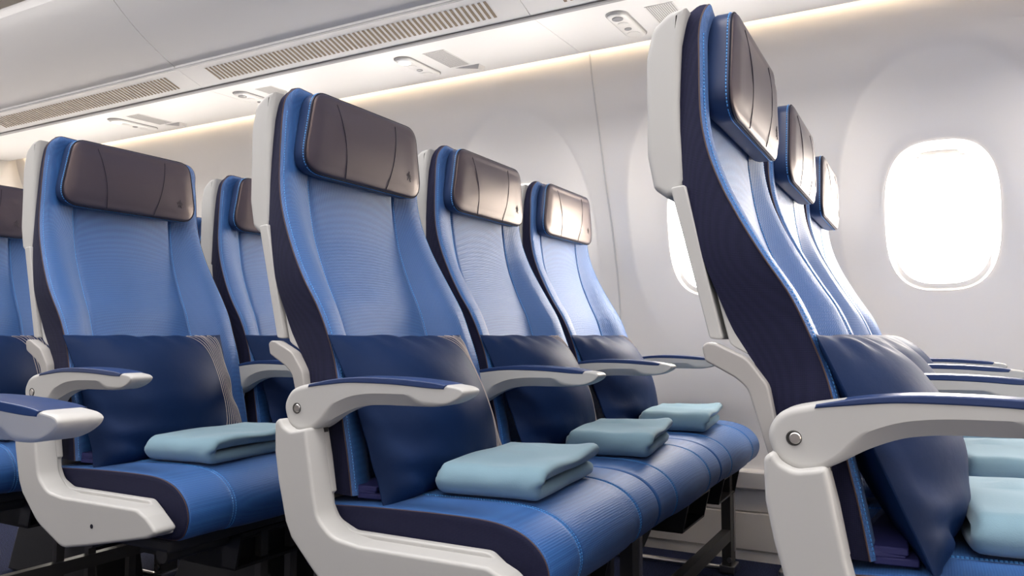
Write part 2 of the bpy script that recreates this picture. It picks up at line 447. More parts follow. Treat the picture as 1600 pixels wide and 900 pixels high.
# ---------------------------------------------------------------- passenger service units under the bins
PSU_X = [-3.12, -2.345, -1.565, -.79, -.015, .76]
PSU_L = ['service unit with a warm lit lamp, above the left-hand seat rows', 'dim service unit half hidden behind the tall middle-row headrest',
         'service unit with a cool lit lamp, above the middle of the picture', 'large service unit directly left of the nearest seat at the right',
         'service unit hidden behind the right-hand seat row headrests', 'service unit beyond the right edge of the picture']
def psu_z(y): return interp([(2.012, .9405), (2.10, .944), (2.25, .9485), (2.37, .952)], y) + H
for i, (x, lab) in enumerate(zip(PSU_X, PSU_L)):
    u = empty('passenger_service_unit', lab, 'service unit', (x, 2.19, psu_z(2.19)), 'passenger service units under the bins')
    tilt = math.atan2(psu_z(2.30) - psu_z(2.08), .22)
    u.rotation_euler = (tilt, 0, 0)
    def caps(hw, hl, n=14):
        o = []
        for k in range(n + 1): a = math.pi * k / n; o.append((hw * math.cos(a), hl - hw + hw * math.sin(a)))
        for k in range(n + 1): a = math.pi + math.pi * k / n; o.append((hw * math.cos(a), -(hl - hw) + hw * math.sin(a)))
        return o
    bm = bmesh.new(); loft(caps(.0345, .118), [(.002, .002), (0, 0), (0, -.002), (.002, -.003)], 'z', bm=bm)
    finish(bm, 'rim', M['psu_gap'], u)
    bm = bmesh.new(); loft(caps(.0305, .114), [(0, 0), (0, -.0035), (.001, -.006), (.004, -.0085), (.011, -.0105), (.018, -.0112)], 'z', bm=bm)
    hs = finish(bm, 'light_housing', M['psu_white'], u, ang=60)
    def disc(cx, cy, r, z0, z1, name, m, par):
        bm = bmesh.new(); c = [(cx + r * math.cos(a * math.pi / 12), cy + r * math.sin(a * math.pi / 12)) for a in range(24)]
        loft(c, [(0, z0), (0, z1), (r * .25, z1 - .001)], 'z', bm=bm); return finish(bm, name, m, par)
    lm = M['lamp_on'] if i == 0 else M['lamp_cool'] if i == 2 else M['lens']
    disc(0, -.080, .0165 if i not in (0, 2) else .021, -.008, -.0128, 'reading_lamp', lm, hs)
    disc(0, -.034, .016, -.008, -.0122, 'air_nozzle', M['psu_white'], hs)
    disc(0, .010, .011, -.008, -.0128, 'call_button', M['lens'], hs)
    disc(0, .058, .020, -.008, -.0120, 'second_nozzle', M['psu_white'], hs)
    # speaker grille: a plate with rows of small dark slots
    gx0, gx1, gy0, gy1 = .088, .172, -.098, .070
    bm = bmesh.new(); box(bm, gx0, gx1, gy0, gy1, -.0015, .001); sp = finish(bm, 'speaker_grille', M['psu_white'], u, smooth=False)
    bm = bmesh.new()
    for a in range(12):
        for c in range(20):
            px = gx0 + .006 + (gx1 - gx0 - .012) * a / 11; py = gy0 + .006 + (gy1 - gy0 - .012) * c / 19
            box(bm, px - .0014, px + .0014, py - .0028, py + .0028, -.0022, -.001)
    finish(bm, 'grille_holes', M['psu_gap'], sp, smooth=False)
    # small wedge-shaped sign blade toward the wall
    bm = bmesh.new()
    v = [bm.verts.new(p) for p in ((.10, .085, 0), (.20, .085, 0), (.20, .125, 0), (.12, .125, 0), (.19, .092, -.016), (.195, .122, -.018))]
    for f in ((0, 1, 4), (1, 2, 5, 4), (2, 3, 5), (3, 0, 4, 5), (0, 3, 2, 1)): bm.faces.new([v[q] for q in f])
    finish(bm, 'sign_blade', M['psu_white'], u, smooth=False)

# ---------------------------------------------------------------- aircraft seat (local: x forward, y across, z up from the floor)
ZB, ZT = -.262, .463
F_TAB = [(-.30, -.058), (-.20, -.075), (-.15, -.086), (-.10, -.096), (-.05, -.107), (0, -.125), (.05, -.147), (.10, -.178), (.15, -.207), (.20, -.232), (.25, -.250), (.30, -.259), (.38, -.261), (.42, -.261), (.463, -.252)]
R_TAB = [(-.30, -.150), (-.10, -.183), (-.05, -.193), (0, -.223), (.05, -.244), (.10, -.263), (.15, -.279), (.20, -.291), (.25, -.298), (.30, -.302), (.38, -.300), (.42, -.297), (.463, -.284)]
D_TAB = [(-.30, .060), (0, .056), (.07, .048), (.16, .034), (.25, .018), (.31, .014), (.40, .011), (.463, .006)]
W_TAB = [(-.30, .235), (-.10, .231), (0, .229), (.10, .234), (.20, .225), (.30, .214), (.38, .209), (.42, .205), (.463, .202)]
def w_eff(z):
    w_ = sinterp(W_TAB, z); rr = .036
    if z > ZT - rr: w_ = w_ - rr + math.sqrt(max(rr * rr - (z - ZT + rr) ** 2, 0))
    return w_
def back_x(y, z, groove=True):
    a = abs(y); w_ = w_eff(z)
    x = sinterp(F_TAB, z) - sinterp(D_TAB, z) * (1 - sstep(.125, .198, a))
    if a < .13: x += .005 * (1 - (a / .13) ** 2) ** .8
    if groove: x -= .0035 * math.exp(-((a - .13) / .0028) ** 2)
    d = min(w_ - a, ZT - z)
    if d < .014: x -= .006 * (1 - max(d, 0) / .014) ** 2
    return x
def build_back(root):
    half = [0, .025, .05, .075, .098, .114, .122, .126, .1285, .130, .1315, .134, .138, .146, .158, .170, .182, .192, .199, .203, .206]
    cols = [-h for h in reversed(half[1:])] + half
    zs = [ZB + (.42 - ZB) * i / 60 for i in range(61)] + [.42 + (ZT - .42) * math.sin(math.pi / 2 * i / 10) for i in range(1, 11)]
    bm = bmesh.new(); G = []
    for z in zs:
        w_ = w_eff(z); row = []
        for c in cols:
            a = abs(c)
            if a > .138: a = .138 + (a - .138) * (w_ - .138) / (.206 - .138)
            y = math.copysign(a, c)
            row.append(bm.verts.new((back_x(y, z), y, z + H)))
        G.append(row)
    for r0, r1 in zip(G, G[1:]):
        for i in range(len(cols) - 1): bm.faces.new((r0[i], r0[i + 1], r1[i + 1], r1[i]))
    left = [(tuple(r[0].co), z) for r, z in zip(G, zs)]; right = [(tuple(r[-1].co), z) for r, z in zip(G, zs)]
    top = [(tuple(v.co), zs[-1]) for v in G[-1][1:-1]]
    cover = finish(bm, 'backrest', M['blue'], root, ang=80, recalc=True)
    # navy gusset round the sides and top, and its rear face
    bm = bmesh.new(); border = left + top + right[::-1]; rings = []
    for (p, z) in border:
        xr = sinterp(R_TAB, z); ring = []
        for t in (0, .12, .3, .5, .7, .88, 1.0):
            ring.append(bm.verts.new((p[0] + (xr - p[0]) * t, p[1] * (1 + .010 * math.sin(math.pi * t) - .055 * t), p[2] + (.003 * math.sin(math.pi * t) if z > .455 else 0))))
        rings.append(ring)
    for r0, r1 in zip(rings, rings[1:]):
        for i in range(6): bm.faces.new((r0[i], r0[i + 1], r1[i + 1], r1[i]))
    nl = len(left)
    for i in range(nl - 1): bm.faces.new((rings[i][6], rings[i + 1][6], rings[-2 - i][6], rings[-1 - i][6]))
    finish(bm, 'side_gusset', M['navy'], cover, ang=60)
    bm = bmesh.new(); tube(bm, [(p[0] - .0005, p[1] * 1.001, p[2]) for p, z in border], .0011, 6)
    finish(bm, 'piping', M['piping'], cover)
    for s in (-1, 1):
        bm = bmesh.new(); dashes(bm, [(back_x(s * .1335, z) + .0004, s * .1335, z + H) for z in [-.255 + i * .012 for i in range(47)]], .0008)
        finish(bm, 'stitching', M['thread'], cover, ang=180)
        bm = bmesh.new(); dashes(bm, [(back_x(s * (w_eff(z) - .006), z) + .0004, s * (w_eff(z) - .006), z + H) for z in [-.255 + i * .012 for i in range(57)]], .0006)
        finish(bm, 'edge_stitching', M['thread'], cover, ang=180)
    # hard shell behind the head, tray panel, lower shell, recline brackets
    sh = rounded([(-.300, .190, 0), (-.315, .188, .006), (-.333, .202, .014), (-.342, .250, .06), (-.342, .385, .05), (-.333, .428, .03), (-.307, .448, .02), (-.284, .450, 0)], 6)
    sh = [(x, z + H) for x, z in sh + [(sinterp(R_TAB, z) + .006, z) for z in (.44, .40, .36, .32, .28, .24, .21)]]
    bm = bmesh.new(); hw = .213
    slab(sh, -hw, hw, .008, bm=bm, n=5)
    finish(bm, 'rear_shell', M['white'], root, ang=50)
    bm = bmesh.new(); slab([(x, z + H) for x, z in rounded([(-.306, .200, .004), (-.286, .202, .004), (-.239, -.006, .004), (-.256, -.004, .005)], 3)], -.222, .222, .002, bm=bm)
    tr_ = finish(bm, 'tray_table', M['white'], root)
    wd = catmull([(-.262, .125), (-.257, .105), (-.248, .060), (-.234, 0), (-.228, -.013), (-.211, -.023), (-.193, -.036), (-.178, -.071), (-.168, -.105), (-.150, -.28)], 5, False)
    wd += [(max(sinterp(R_TAB, z) + .008, w0), z) for z, w0 in ((-.28, -1), (-.1, -1), (-.06, -1), (-.03, -1), (-.005, -1), (.03, -.226), (.06, -.236), (.09, -.243), (.125, -.254))]
    bm = bmesh.new(); slab([(x, z + H) for x, z in wd], -.2165, .2165, .002, bm=bm)
    finish(bm, 'lower_shell', M['white'], root)
    br = rounded([(-.263, -.014, .006), (-.256, -.009, .006), (-.246, -.010, .01), (-.206, -.029, .03), (-.181, -.062, .03), (-.174, -.10, .02), (-.150, -.19, 0), (-.170, -.19, 0), (-.195, -.104, .02), (-.206, -.066, .03), (-.222, -.053, .02), (-.259, -.033, .008)], 5)
    for s in (-1, 1):
        bm = bmesh.new(); y0, y1 = sorted((s * .214, s * .236)); slab([(x, z + H) for x, z in br], y0, y1, .0025, bm=bm)
        bk = finish(bm, 'recline_bracket', M['grey_plastic'], root)

HC = -.004                      # headrest centre
def head_outline(n=7):
    return rounded([(HC - .189, .301, .045), (HC + .189, .301, .045), (HC + .162, .459, .038), (HC - .158, .459, .038)], n)
def head_face_x(y, z):
    return -.2200 - .0035 * (abs(y - HC) / .18) ** 3 - .0090 * ((z - .378) / .078) ** 2
def build_headrest(root):
    o = [(y, z + H) for y, z in head_outline()]
    bm = bmesh.new()
    loft(o, [(.03, -.274), (.010, -.270), (.003, -.264), (0, -.256), (0, -.238), (.0006, -.2345), (.003, -.2325)], 'x', bm=bm)
    hd = finish(bm, 'headrest', M['leather'], root, ang=60)
    nr = normals2(o)
    bm = bmesh.new(); rings = []; cz = .378 + H
    for ins, dx in ((.002, -.235), (.0012, -.2325), (.0014, -.2305), (.003, -.228), (.006, -.2265), (.012, -.2255)):
        rings.append([bm.verts.new((dx - (.0035 * (abs(y - HC) / .18) ** 3), y - a * ins, z - b * ins)) for (y, z), (a, b) in zip(o, nr)])
    base = [(y - a * .012, z - b * .012) for (y, z), (a, b) in zip(o, nr)]
    for s in (.94, .85, .75, .64, .52, .4, .27, .13):
        rings.append([bm.verts.new((min(head_face_x(HC + (y - HC) * s, .378 + (z - cz) * s), -.2225 - .003 * s ** 4 if s > .6 else 9), HC + (y - HC) * s, cz + (z - cz) * s)) for y, z in base])
    for r0, r1 in zip(rings, rings[1:]):
        for i in range(len(o)): bm.faces.new((r0[i], r0[(i + 1) % len(o)], r1[(i + 1) % len(o)], r1[i]))
    bm.faces.new(rings[-1])
    fc = finish(bm, 'face_panel', M['leather_face'], hd, ang=60)
    bm = bmesh.new(); tube(bm, [(-.2330, y - a * .0006, z - b * .0006) for (y, z), (a, b) in zip(o, nr)], .0013, 6, True)
    finish(bm, 'piping', M['seam'], hd)
    bm = bmesh.new()
    ring = [(-.2378, y + a * .0004, z + b * .0004) for (y, z), (a, b) in zip(o, nr)]
    m0 = 4; ring2 = ring[-4:] + ring[:-4]
    dashes(bm, ring[4:] + ring[:5], .0009)
    finish(bm, 'stitching', M['thread'], hd, ang=180)
    for t0, t1, bow in ((-.104, -.073, .006), (.083, .055, .005)):
        bm = bmesh.new(); pts = []
        for i in range(15):
            t = i / 14; z = .4545 - .149 * t; y = HC + t0 + (t1 - t0) * t + bow * math.sin(math.pi * t)
            s = abs(z - .378) / .078
            pts.append((head_face_x(y, z) + .0001 - (.0025 if s > .93 else 0), y, z + H))
        tube(bm, pts, .00065, 6)
        finish(bm, 'seam', M['seam'], fc)
    # small pressed star emblem, lower outer corner: slim rays round a scribbled centre
    bm = bmesh.new(); cy, cz = HC + .129, .345 + H; ex = head_face_x(cy, .345) - .0002
    for k, (a, r0, r1) in enumerate(((88, .004, .0115), (52, .005, .008), (15, .006, .010), (-20, .005, .0075), (-62, .004, .0115), (-128, .005, .0095), (195, .005, .008), (160, .005, .010), (125, .004, .009))):
        c, s = math.cos(R(a)), math.sin(R(a))
        p = [(ex, cy + c * r0, cz + s * r0), (ex, cy + c * (r0 + r1) / 2, cz + s * (r0 + r1) / 2), (ex, cy + c * r1, cz + s * r1)]
        tube(bm, p, .0007, 5)
    for dy in (-.0024, 0, .0024):
        tube(bm, [(ex, cy + dy - .0006, cz + .0036), (ex + .0002, cy + dy + .0008, cz), (ex, cy + dy - .0004, cz - .0036)], .0005, 5)
    finish(bm, 'emblem', M['emblem'], fc)

CUSH = catmull([(-.165, -.300), (-.160, -.285), (-.13, -.278), (-.05, -.272), (.06, -.268), (.16, -.267), (.215, -.271), (.255, -.284), (.282, -.307), (.293, -.335), (.288, -.362), (.272, -.380),
                (.235, -.386), (.10, -.386), (-.05, -.386), (-.14, -.386), (-.162, -.375), (-.167, -.34)], 5)
CUSH = [(x, z + H) for x, z in CUSH]
def build_cushion(root, aisle):
    bm = bmesh.new(); lay = []
    hw = .2455 if aisle else .2482
    hr = .2482
    if aisle: lay += [(.004, -hw + .004), (.0015, -hw + .0055), (0, -hw + .009)]
    else: lay += [(.012, -hw), (.006, -hw + .0004), (.003, -hw + .0015), (.0012, -hw + .0035), (.0002, -hw + .006), (0, -hw + .010)]
    for c in (-.136, .136):
        for d, i in ((-.012, 0), (-.006, -.0006), (-.003, .0004), (0, .0026), (.003, .0004), (.006, -.0006), (.012, -.001)):
            lay.append((i, c + d))
        if c < 0: lay += [(-.003, -.09), (-.0045, 0), (-.003, .09)]
    lay += [(0, hr - .010), (.0002, hr - .006), (.0012, hr - .0035), (.003, hr - .0015), (.006, hr - .0004), (.012, hr)]
    loft(CUSH, lay, 'y', bm=bm)
    cu = finish(bm, 'seat_cushion', M['blue_seat'], root, ang=50)
    nr = normals2(CUSH)
    for c in (-.1395, -.1325, .1325, .1395):
        bm = bmesh.new(); pts = [(x + a * .0002, c, z + b * .0002) for (x, z), (a, b) in zip(CUSH, nr)][6:62]
        dashes(bm, pts, .0007)
        finish(bm, 'stitching', M['thread'], cu, ang=180)
    if aisle:
        bm = bmesh.new(); loft(CUSH, [(.010, -hw + .0005), (.0045, -hw + .0010), (.0025, -hw + .0030), (.0025, -hw + .0065)], 'y', bm=bm)
        finish(bm, 'side_panel', M['navy'], cu, ang=50)
        bm = bmesh.new(); tube(bm, [(x - a * .0028, -hw + .003, z - b * .0028) for (x, z), (a, b) in zip(CUSH, nr)][5:62], .0010, 5)
        finish(bm, 'piping', M['piping'], cu)
    bm = bmesh.new(); box(bm, -.15, .235, -.238, .238, -.412 + H, -.387 + H, .006); finish(bm, 'seat_pan', M['charcoal'], root)

ARM = catmull([(-.189, -.122), (-.184, -.103), (-.168, -.088), (-.135, -.0795), (-.080, -.0715), (-.026, -.067), (.03, -.0665), (.08, -.068), (.13, -.0715), (.160, -.0745), (.180, -.0775), (.187, -.084), (.178, -.0935), (.155, -.103), (.130, -.107),
               (.10, -.108), (.06, -.1085), (.02, -.109), (-.01, -.111), (-.04, -.1165), (-.075, -.130), (-.105, -.146), (-.130, -.1565), (-.155, -.1585), (-.178, -.147)], 6)
def arm_x(x): return -.173 + (x + .189) * (.349 / .376)
ARM = [(arm_x(x), z * .985 + H) for x, z in ARM]
def build_armrest(root, y, post, nearside=-1):
    nr = normals2(ARM); hw = .024; bm = bmesh.new(); rings = []
    prof = [(1.2, 0), (1.0, 0), (.62, .08), (.30, .30), (.08, .62), (0, 1.0)]
    for side, order in ((-1, prof), (1, prof[::-1])):
        for fi, fd in order:
            ring = []
            for (x, z), (a, b) in zip(ARM, nr):
                q = 0.0
                if b < -.2: q = sstep(-.105, -.055, x) * (1 - sstep(.068, .108, x))
                ins = (.0080 * (1 - q) + .0185 * q) * (1 - .62 * sstep(.105, .155, x)); dep = .0075 * (1 - q) + .0135 * q
                li, ld = fi, fd
                if q > 0:                                    # flat chamfer instead of a round
                    li = fi * (1 - q) + q * (1 - fd if fi <= 1 else 1.15)
                ring.append(bm.verts.new((x - a * ins * li, y + side * (hw - dep * ld), z - b * ins * li)))
            rings.append(ring)
    nA = len(ARM)
    for r0, r1 in zip(rings, rings[1:]):
        for k in range(nA): bm.faces.new((r0[k], r0[(k + 1) % nA], r1[(k + 1) % nA], r1[k]))
    fill_ring(bm, rings[0], (0, 2)); fill_ring(bm, rings[-1], (0, 2))
    ar = finish(bm, 'armrest', M['white'], root, ang=30)
    top = catmull([(-.131, -.0800), (-.080, -.0708), (-.026, -.0660), (.03, -.0655), (.08, -.0670), (.13, -.0705), (.154, -.0738)], 5, False)
    under = catmull([(.150, -.0800), (.12, -.0795), (.06, -.0762), (0, -.0752), (-.05, -.0762), (-.10, -.0812), (-.133, -.0850)], 5, False)
    pp = [(arm_x(x), z * .985 + H) for x, z in top + under]
    bm = bmesh.new(); slab(pp, y - .0249, y + .0249, .0018, bm=bm); finish(bm, 'armrest_pad', M['pad'], ar, ang=50)
    for s in (nearside,):
        bm = bmesh.new(); lathe_y(bm, [(.0088, y + s * .0215), (.0088, y + s * .0247), (.0074, y + s * .0251), (.0068, y + s * .0241)][::1], -.1440, -.1185 + H)
        pc = finish(bm, 'pivot_rim', M['dark_metal'], ar)
        bm = bmesh.new(); lathe_y(bm, [(.0066, y + s * .0230), (.0066, y + s * .0253), (.0056, y + s * .0263)], -.1425, -.1185 + H)
        finish(bm, 'pivot_cap', M['chrome'], pc)
    if post:                     # slim support between two seats
        bm = bmesh.new(); slab([(x, z + H) for x, z in rounded([(-.170, -.140, .006), (-.112, -.145, .006), (-.122, -.200, .02), (-.173, -.272, .02), (-.173, -.405, 0), (-.204, -.405, 0), (-.200, -.26, .03)])], y - .012, y + .012, .004, bm=bm)
        finish(bm, 'armrest_post', M['white'], root)

def build_aisle_panel(root, s=-1):
    """white end bay on the aisle side: recessed flange plus the proud outer body"""
    fl = rounded([(-.165, -.165, .01), (-.150, -.150, .01), (-.1105, -.147, .004), (-.100, -.194, 0), (-.0900, -.252, .003), (-.0955, -.257, .003), (-.0935, -.273, 0), (-.081, -.295, .03), (-.045, -.3095, .03), (.205, -.3095, .025), (.234, -.330, .02), (.260, -.366, .004), (.24, -.372, .01),
                  (.08, -.400, .15), (.004, -.410, .05), (-.08, -.368, .08), (-.14, -.31, .05), (-.165, -.22, .05)], 6)
    y0, y1 = sorted((s * .263, s * .247))
    bm = bmesh.new(); slab([(x, z + H) for x, z in fl], y0, y1, .003, bm=bm); pn = finish(bm, 'aisle_panel', M['white'], root, ang=50)
    bd = rounded([(-.176, -.141, .012), (-.166, -.1335, .008), (-.158, -.146, .02), (-.142, -.1535, .02), (-.124, -.1505, .01), (-.109, -.1475, .006), (-.100, -.195, .02), (-.0905, -.245, .03), (-.081, -.285, .04), (-.050, -.310, .05), (.0, -.3165, .03), (.225, -.3165, .028), (.252, -.328, .02), (.285, -.353, .012), (.258, -.366, .016),
                  (.08, -.402, .15), (.004, -.415, .05), (-.08, -.376, .10), (-.136, -.322, .02), (-.149, -.298, .03), (-.166, -.235, .06), (-.1745, -.19, .05)], 6)
    y0, y1 = sorted((s * .258, s * .304))
    bm = bmesh.new(); slab([(x, z + H) for x, z in bd], y0, y1, .0055, bm=bm, n=5); finish(bm, 'outer_cover', M['white'], pn, ang=50)
    bm = bmesh.new(); lathe_y(bm, [(.0042, s * .3030), (.0042, s * .3046)], .098, -.362 + H, 14); finish(bm, 'screw_hole', M['seam'], pn)
    bm = bmesh.new(); y0, y1 = sorted((s * .249, s * .262))
    box(bm, -.124, -.108, y0, y1, -.165 + H, -.135 + H, .002); finish(bm, 'arm_stop', M['dark_metal'], pn)

def build_belt(root):
    bm = bmesh.new()
    for j, (dz, dx) in enumerate(((0, 0), (.009, -.006), (.017, .002))):
        pts = [(-.050 + dx + .008 * math.sin(y * 18 + j), y, -.2640 + dz + .0030 * math.sin(y * 25 + 2 * j) + H) for y in [-.222 + .444 * i / 24 for i in range(25)]]
        tube(bm, pts, 0, sq=(.024, .0045))
    bmesh.ops.bevel(bm, geom=list(bm.edges), offset=.0016, segments=1, affect='EDGES')
    finish(bm, 'seat_belt', M['belt'], root, ang=40)

def make_seat(kind):
    r = empty('airline_seat', '', 'seat')
    build_back(r); build_headrest(r); build_cushion(r, kind == 'aisle')
    build_armrest(r, -.262 if kind == 'aisle' else -.252, kind != 'aisle')
    if kind == 'aisle': build_aisle_panel(r)
    if kind == 'window': build_armrest(r, .25, True)
    if kind == 'across': build_armrest(r, .262, False, 1); build_aisle_panel(r, 1)
    build_belt(r)
    return r

def kids(o): return [c for c in bpy.data.objects if c.parent == o]
def copy_tree(o, parent=None):
    c = o.copy(); C.objects.link(c)
    if parent is not None: c.parent = parent
    for k in kids(o): copy_tree(k, c)
    return c

ROWX = [0.0, -.770, -1.511, -2.262]
YC = [1.235, 1.735, 2.235]
ROWN = ['front row at the right edge', 'middle row', 'third row back', 'rearmost row at the left edge']
SEAT_L = [['nearest blue seat at the right, seen side-on with its aisle armrest in the foreground', 'blue seat just behind the side-on seat at the right edge', 'farthest blue seat of the right-hand row, beside the large window'],
          ['large blue aisle seat in the centre with white side panel', 'blue centre-row seat between the large aisle seat and the wall seat', 'blue centre-row seat against the cabin wall'],
          ['blue aisle seat at the left with white side panel and brown-tinted headrest', 'blue seat between the left aisle seat and the large centre aisle seat', 'blue window seat of the left row, hidden behind the large centre seat'],
          ['blue seat cut off by the left edge of the picture', 'blue seat glimpsed in the gap behind the left aisle seat', 'hidden window seat of the rearmost row']]
proto = {k: make_seat(k) for k in ('aisle', 'middle', 'window', 'across')}
used = set(); KIND = ['aisle', 'middle', 'window']
for r in range(4):
    for n in range(3):
        k = KIND[n]
        o = proto[k] if k not in used else copy_tree(proto[k]); used.add(k)
        o.location = (ROWX[r], YC[n], 0)
        tag(o, SEAT_L[r][n], 'seat', 'airline seats by the window wall')
o = proto['across']; o.location = (-.905, .205, 0)
tag(o, 'seat across the aisle, only its grey-white armrest showing at the lower left edge', 'seat')

# ---------------------------------------------------------------- seat leg frames
FR_L = ['dark metal leg frame under the right-hand row', 'dark metal leg frame under the centre row, its window-side leg in view', 'dark metal leg frame under the left aisle seat row', 'dark metal leg frame under the rearmost row, its bar crossing the lower left corner']
def make_frame():
    r = empty('seat_leg_frame', '', 'seat frame')
    for x in (-.06, .17):
        bm = bmesh.new(); tube(bm, [(x, 1.03, -.430 + H), (x, 2.62, -.430 + H)], .017, 14); finish(bm, 'cross_beam', M['dark_metal'], r)
    for y in (1.61, 2.505):
        bm = bmesh.new(); tube(bm, [(.187, y, .012), (.187, y, -.42 + H)], 0, sq=(.030, .014)); fl = finish(bm, 'front_leg', M['dark_metal'], r, smooth=False)
        bm = bmesh.new(); box(bm, .199, .203, y + .012, y + .030, .06, .31); finish(bm, 'leg_rib', M['chrome'], fl, smooth=False)
        bm = bmesh.new(); box(bm, .165, .212, y - .034, y + .034, 0, .026, .004); lathe_y(bm, [(.008, y - .036), (.008, y - .041)], .198, .045, 10); finish(bm, 'foot_fitting', M['chrome'], fl)
        bm = bmesh.new(); tube(bm, [(.17, y, .34), (-.05, y, .22), (-.38, y, .045)], 0, sq=(.014, .020)); rl = finish(bm, 'rear_strut', M['dark_metal'], r, smooth=False)
        bm = bmesh.new(); box(bm, -.43, -.35, y - .026, y + .026, 0, .030, .006); lathe_y(bm, [(.009, y - .028), (.009, y - .038), (.005, y - .040)], -.40, .03, 10); lathe_y(bm, [(.007, y - .028), (.007, y - .036)], -.36, .045, 10); finish(bm, 'foot_fitting', M['chrome'], rl)
        bm = bmesh.new(); tube(bm, [(-.36, y - .02, .014), (.17, y - .02, .014)], .008, 10); finish(bm, 'floor_rod', M['chrome'], r)
        bm = bmesh.new(); slab(rounded([(-.30, .03, .01), (-.10, .03, .01), (.02, .30, .03), (-.12, .30, .03), (-.27, .12, .05)]), y + .016, y + .024, .002, bm=bm); finish(bm, 'gusset_plate', M['charcoal'], r)
    bm = bmesh.new(); tube(bm, [(.187, 1.10, .118), (.187, 2.52, .118)], 0, sq=(.013, .017)); finish(bm, 'baggage_bar', M['dark_metal'], r, smooth=False)
    for y in (1.28, 1.37, 1.495):
        bm = bmesh.new(); tube(bm, [(.180, y, .0), (.180, y, .318)], 0, sq=(.011, .009)); finish(bm, 'bar_hanger', M['dark_metal'], r, smooth=False)
    # black stowage boxes slung under the pans, open to the front
    for yc, hw in ((1.285, .105), (2.035, .105), (2.41, .105)):
        bm = bmesh.new()
        prof = [(-.10, -.415), (.205, -.415), (.225, -.492), (-.06, -.492)]
        x0, x1, z0, z1 = -.10, .225, -.495, -.416
        def wallbox(a, b, c, d, e, f): box(bm, a, b, c, d, e + H, f + H)
        y0, y1 = yc - hw, yc + hw
        def hexa(p):             # 8 points
            v = [bm.verts.new((q[0], q[1], q[2] + H)) for q in p]
            for f in ((0, 1, 2, 3), (4, 7, 6, 5), (0, 4, 5, 1), (1, 5, 6, 2), (2, 6, 7, 3), (3, 7, 4, 0)): bm.faces.new([v[i] for i in f])
        tk = .006
        for (ya, yb) in ((y0, y0 + tk), (y1 - tk, y1)):
            hexa([(x0, ya, z0), (x1 - .018, ya, z0), (x1, ya, z1), (x0, ya, z1), (x0, yb, z0), (x1 - .018, yb, z0), (x1, yb, z1), (x0, yb, z1)])
        hexa([(x0, y0, z0), (x1 - .018, y0, z0), (x1 - .017, y0, z0 + tk), (x0, y0, z0 + tk), (x0, y1, z0), (x1 - .018, y1, z0), (x1 - .017, y1, z0 + tk), (x0, y1, z0 + tk)])
        hexa([(x0, y0, z1 - tk), (x1, y0, z1 - tk), (x1, y0, z1), (x0, y0, z1), (x0, y1, z1 - tk), (x1, y1, z1 - tk), (x1, y1, z1), (x0, y1, z1)])
        hexa([(x0, y0, z0), (x1 - .06, y0, z0), (x1 - .05, y0, z1), (x0, y0, z1), (x0, y1, z0), (x1 - .06, y1, z0), (x1 - .05, y1, z1), (x0, y1, z1)])
        bx = finish(bm, 'stowage_box', M['black'], r, smooth=False)
        bm = bmesh.new()
        for j in range(4): box(bm, .13, .215, y0 + .02 + j * .05, y0 + .04 + j * .05, z1 + H, z1 + .022 + H)
        finish(bm, 'hanger_clip', M['black'], bx, smooth=False)
    # dark floor box between the legs
    bm = bmesh.new(); slab(rounded([(-.33, .004, .005), (.13, .004, .005), (.10, .12, .03), (-.10, .25, .05), (-.24, .25, .04)]), 1.43, 1.58, .006, bm=bm)
    finish(bm, 'wiring_box', M['charcoal'], r)
    return r
fr0 = make_frame()
for r in range(4):
    o = fr0 if r == 0 else copy_tree(fr0)
    o.location = (ROWX[r], 0, 0); tag(o, FR_L[r], 'seat frame', 'leg frames under the seat rows')

# ---------------------------------------------------------------- pillows
UP = Vector((-.402, 0, .916)).normalized(); NM = Vector((.916, 0, .402)).normalized()
PW, PH = .208, .152
def pil(a, b, side, seed=0):
    y = PW * a * (1 - .06 * (1 - b * b) * a * a) + .007 * noise.noise(Vector((b * 3.1, 7 + (a > 0) * 5, 0))) * a * a * (1 - b ** 4)
    h = PH * b * (1 - .05 * (1 - a * a) * b * b) + .006 * noise.noise(Vector((a * 3.3, 2, 4 + (b > 0) * 5))) * b * b * (1 - a ** 4)
    e = max((1 - a * a), 0) ** .95 * max((1 - b * b), 0) ** .52
    t = (.086 if side > 0 else .044) * e + .0035 * min(1, 6 * (1 - abs(a)) + .3) * min(1, 6 * (1 - abs(b)) + .3)
    if side > 0:
        edge = 1 - e
        wv = noise.noise(Vector((y * 9 + 3 + seed, h * 16, .3))) * .0075 * (.35 + edge) * min(1, e * 3)
        wv += .0045 * math.sin(h * 95 + 20 * y + 3 * noise.noise(Vector((y * 12, h * 12, seed)))) * sstep(.1, -.75, b) * sstep(.25, -.55, a) * min(1, e * 2.5)
        wv += .0035 * math.sin(a * 21 + 3 * b) * sstep(.55, .95, abs(b)) * min(1, e * 3)
        t += wv
    return Vector((-.0625, y - .030, -.138 + H)) + UP * h + NM * (t * (1 if side > 0 else -1))
PIL_L = [['dark navy pillow seen edge-on beneath the foreground armrest at the right', 'dark navy pillow directly behind the edge-on pillow at the right', 'farthest navy pillow in the right-hand row, only its top edge showing'],
         ['navy pillow with pale curved lines on the large centre aisle seat', 'navy pillow with pale lines on the seat right of the large centre seat', 'navy pillow leaning on the wall-side seat of the centre row'],
         ['navy pillow with pale curved lines on the left aisle seat', 'navy pillow partly hidden behind the large centre seat back', 'navy pillow on the hidden window seat of the left row'],
         ['navy pillow with pale lines cut off by the left edge', 'navy pillow on the seat behind the left aisle seat', 'navy pillow on the hidden window seat of the rearmost row']]
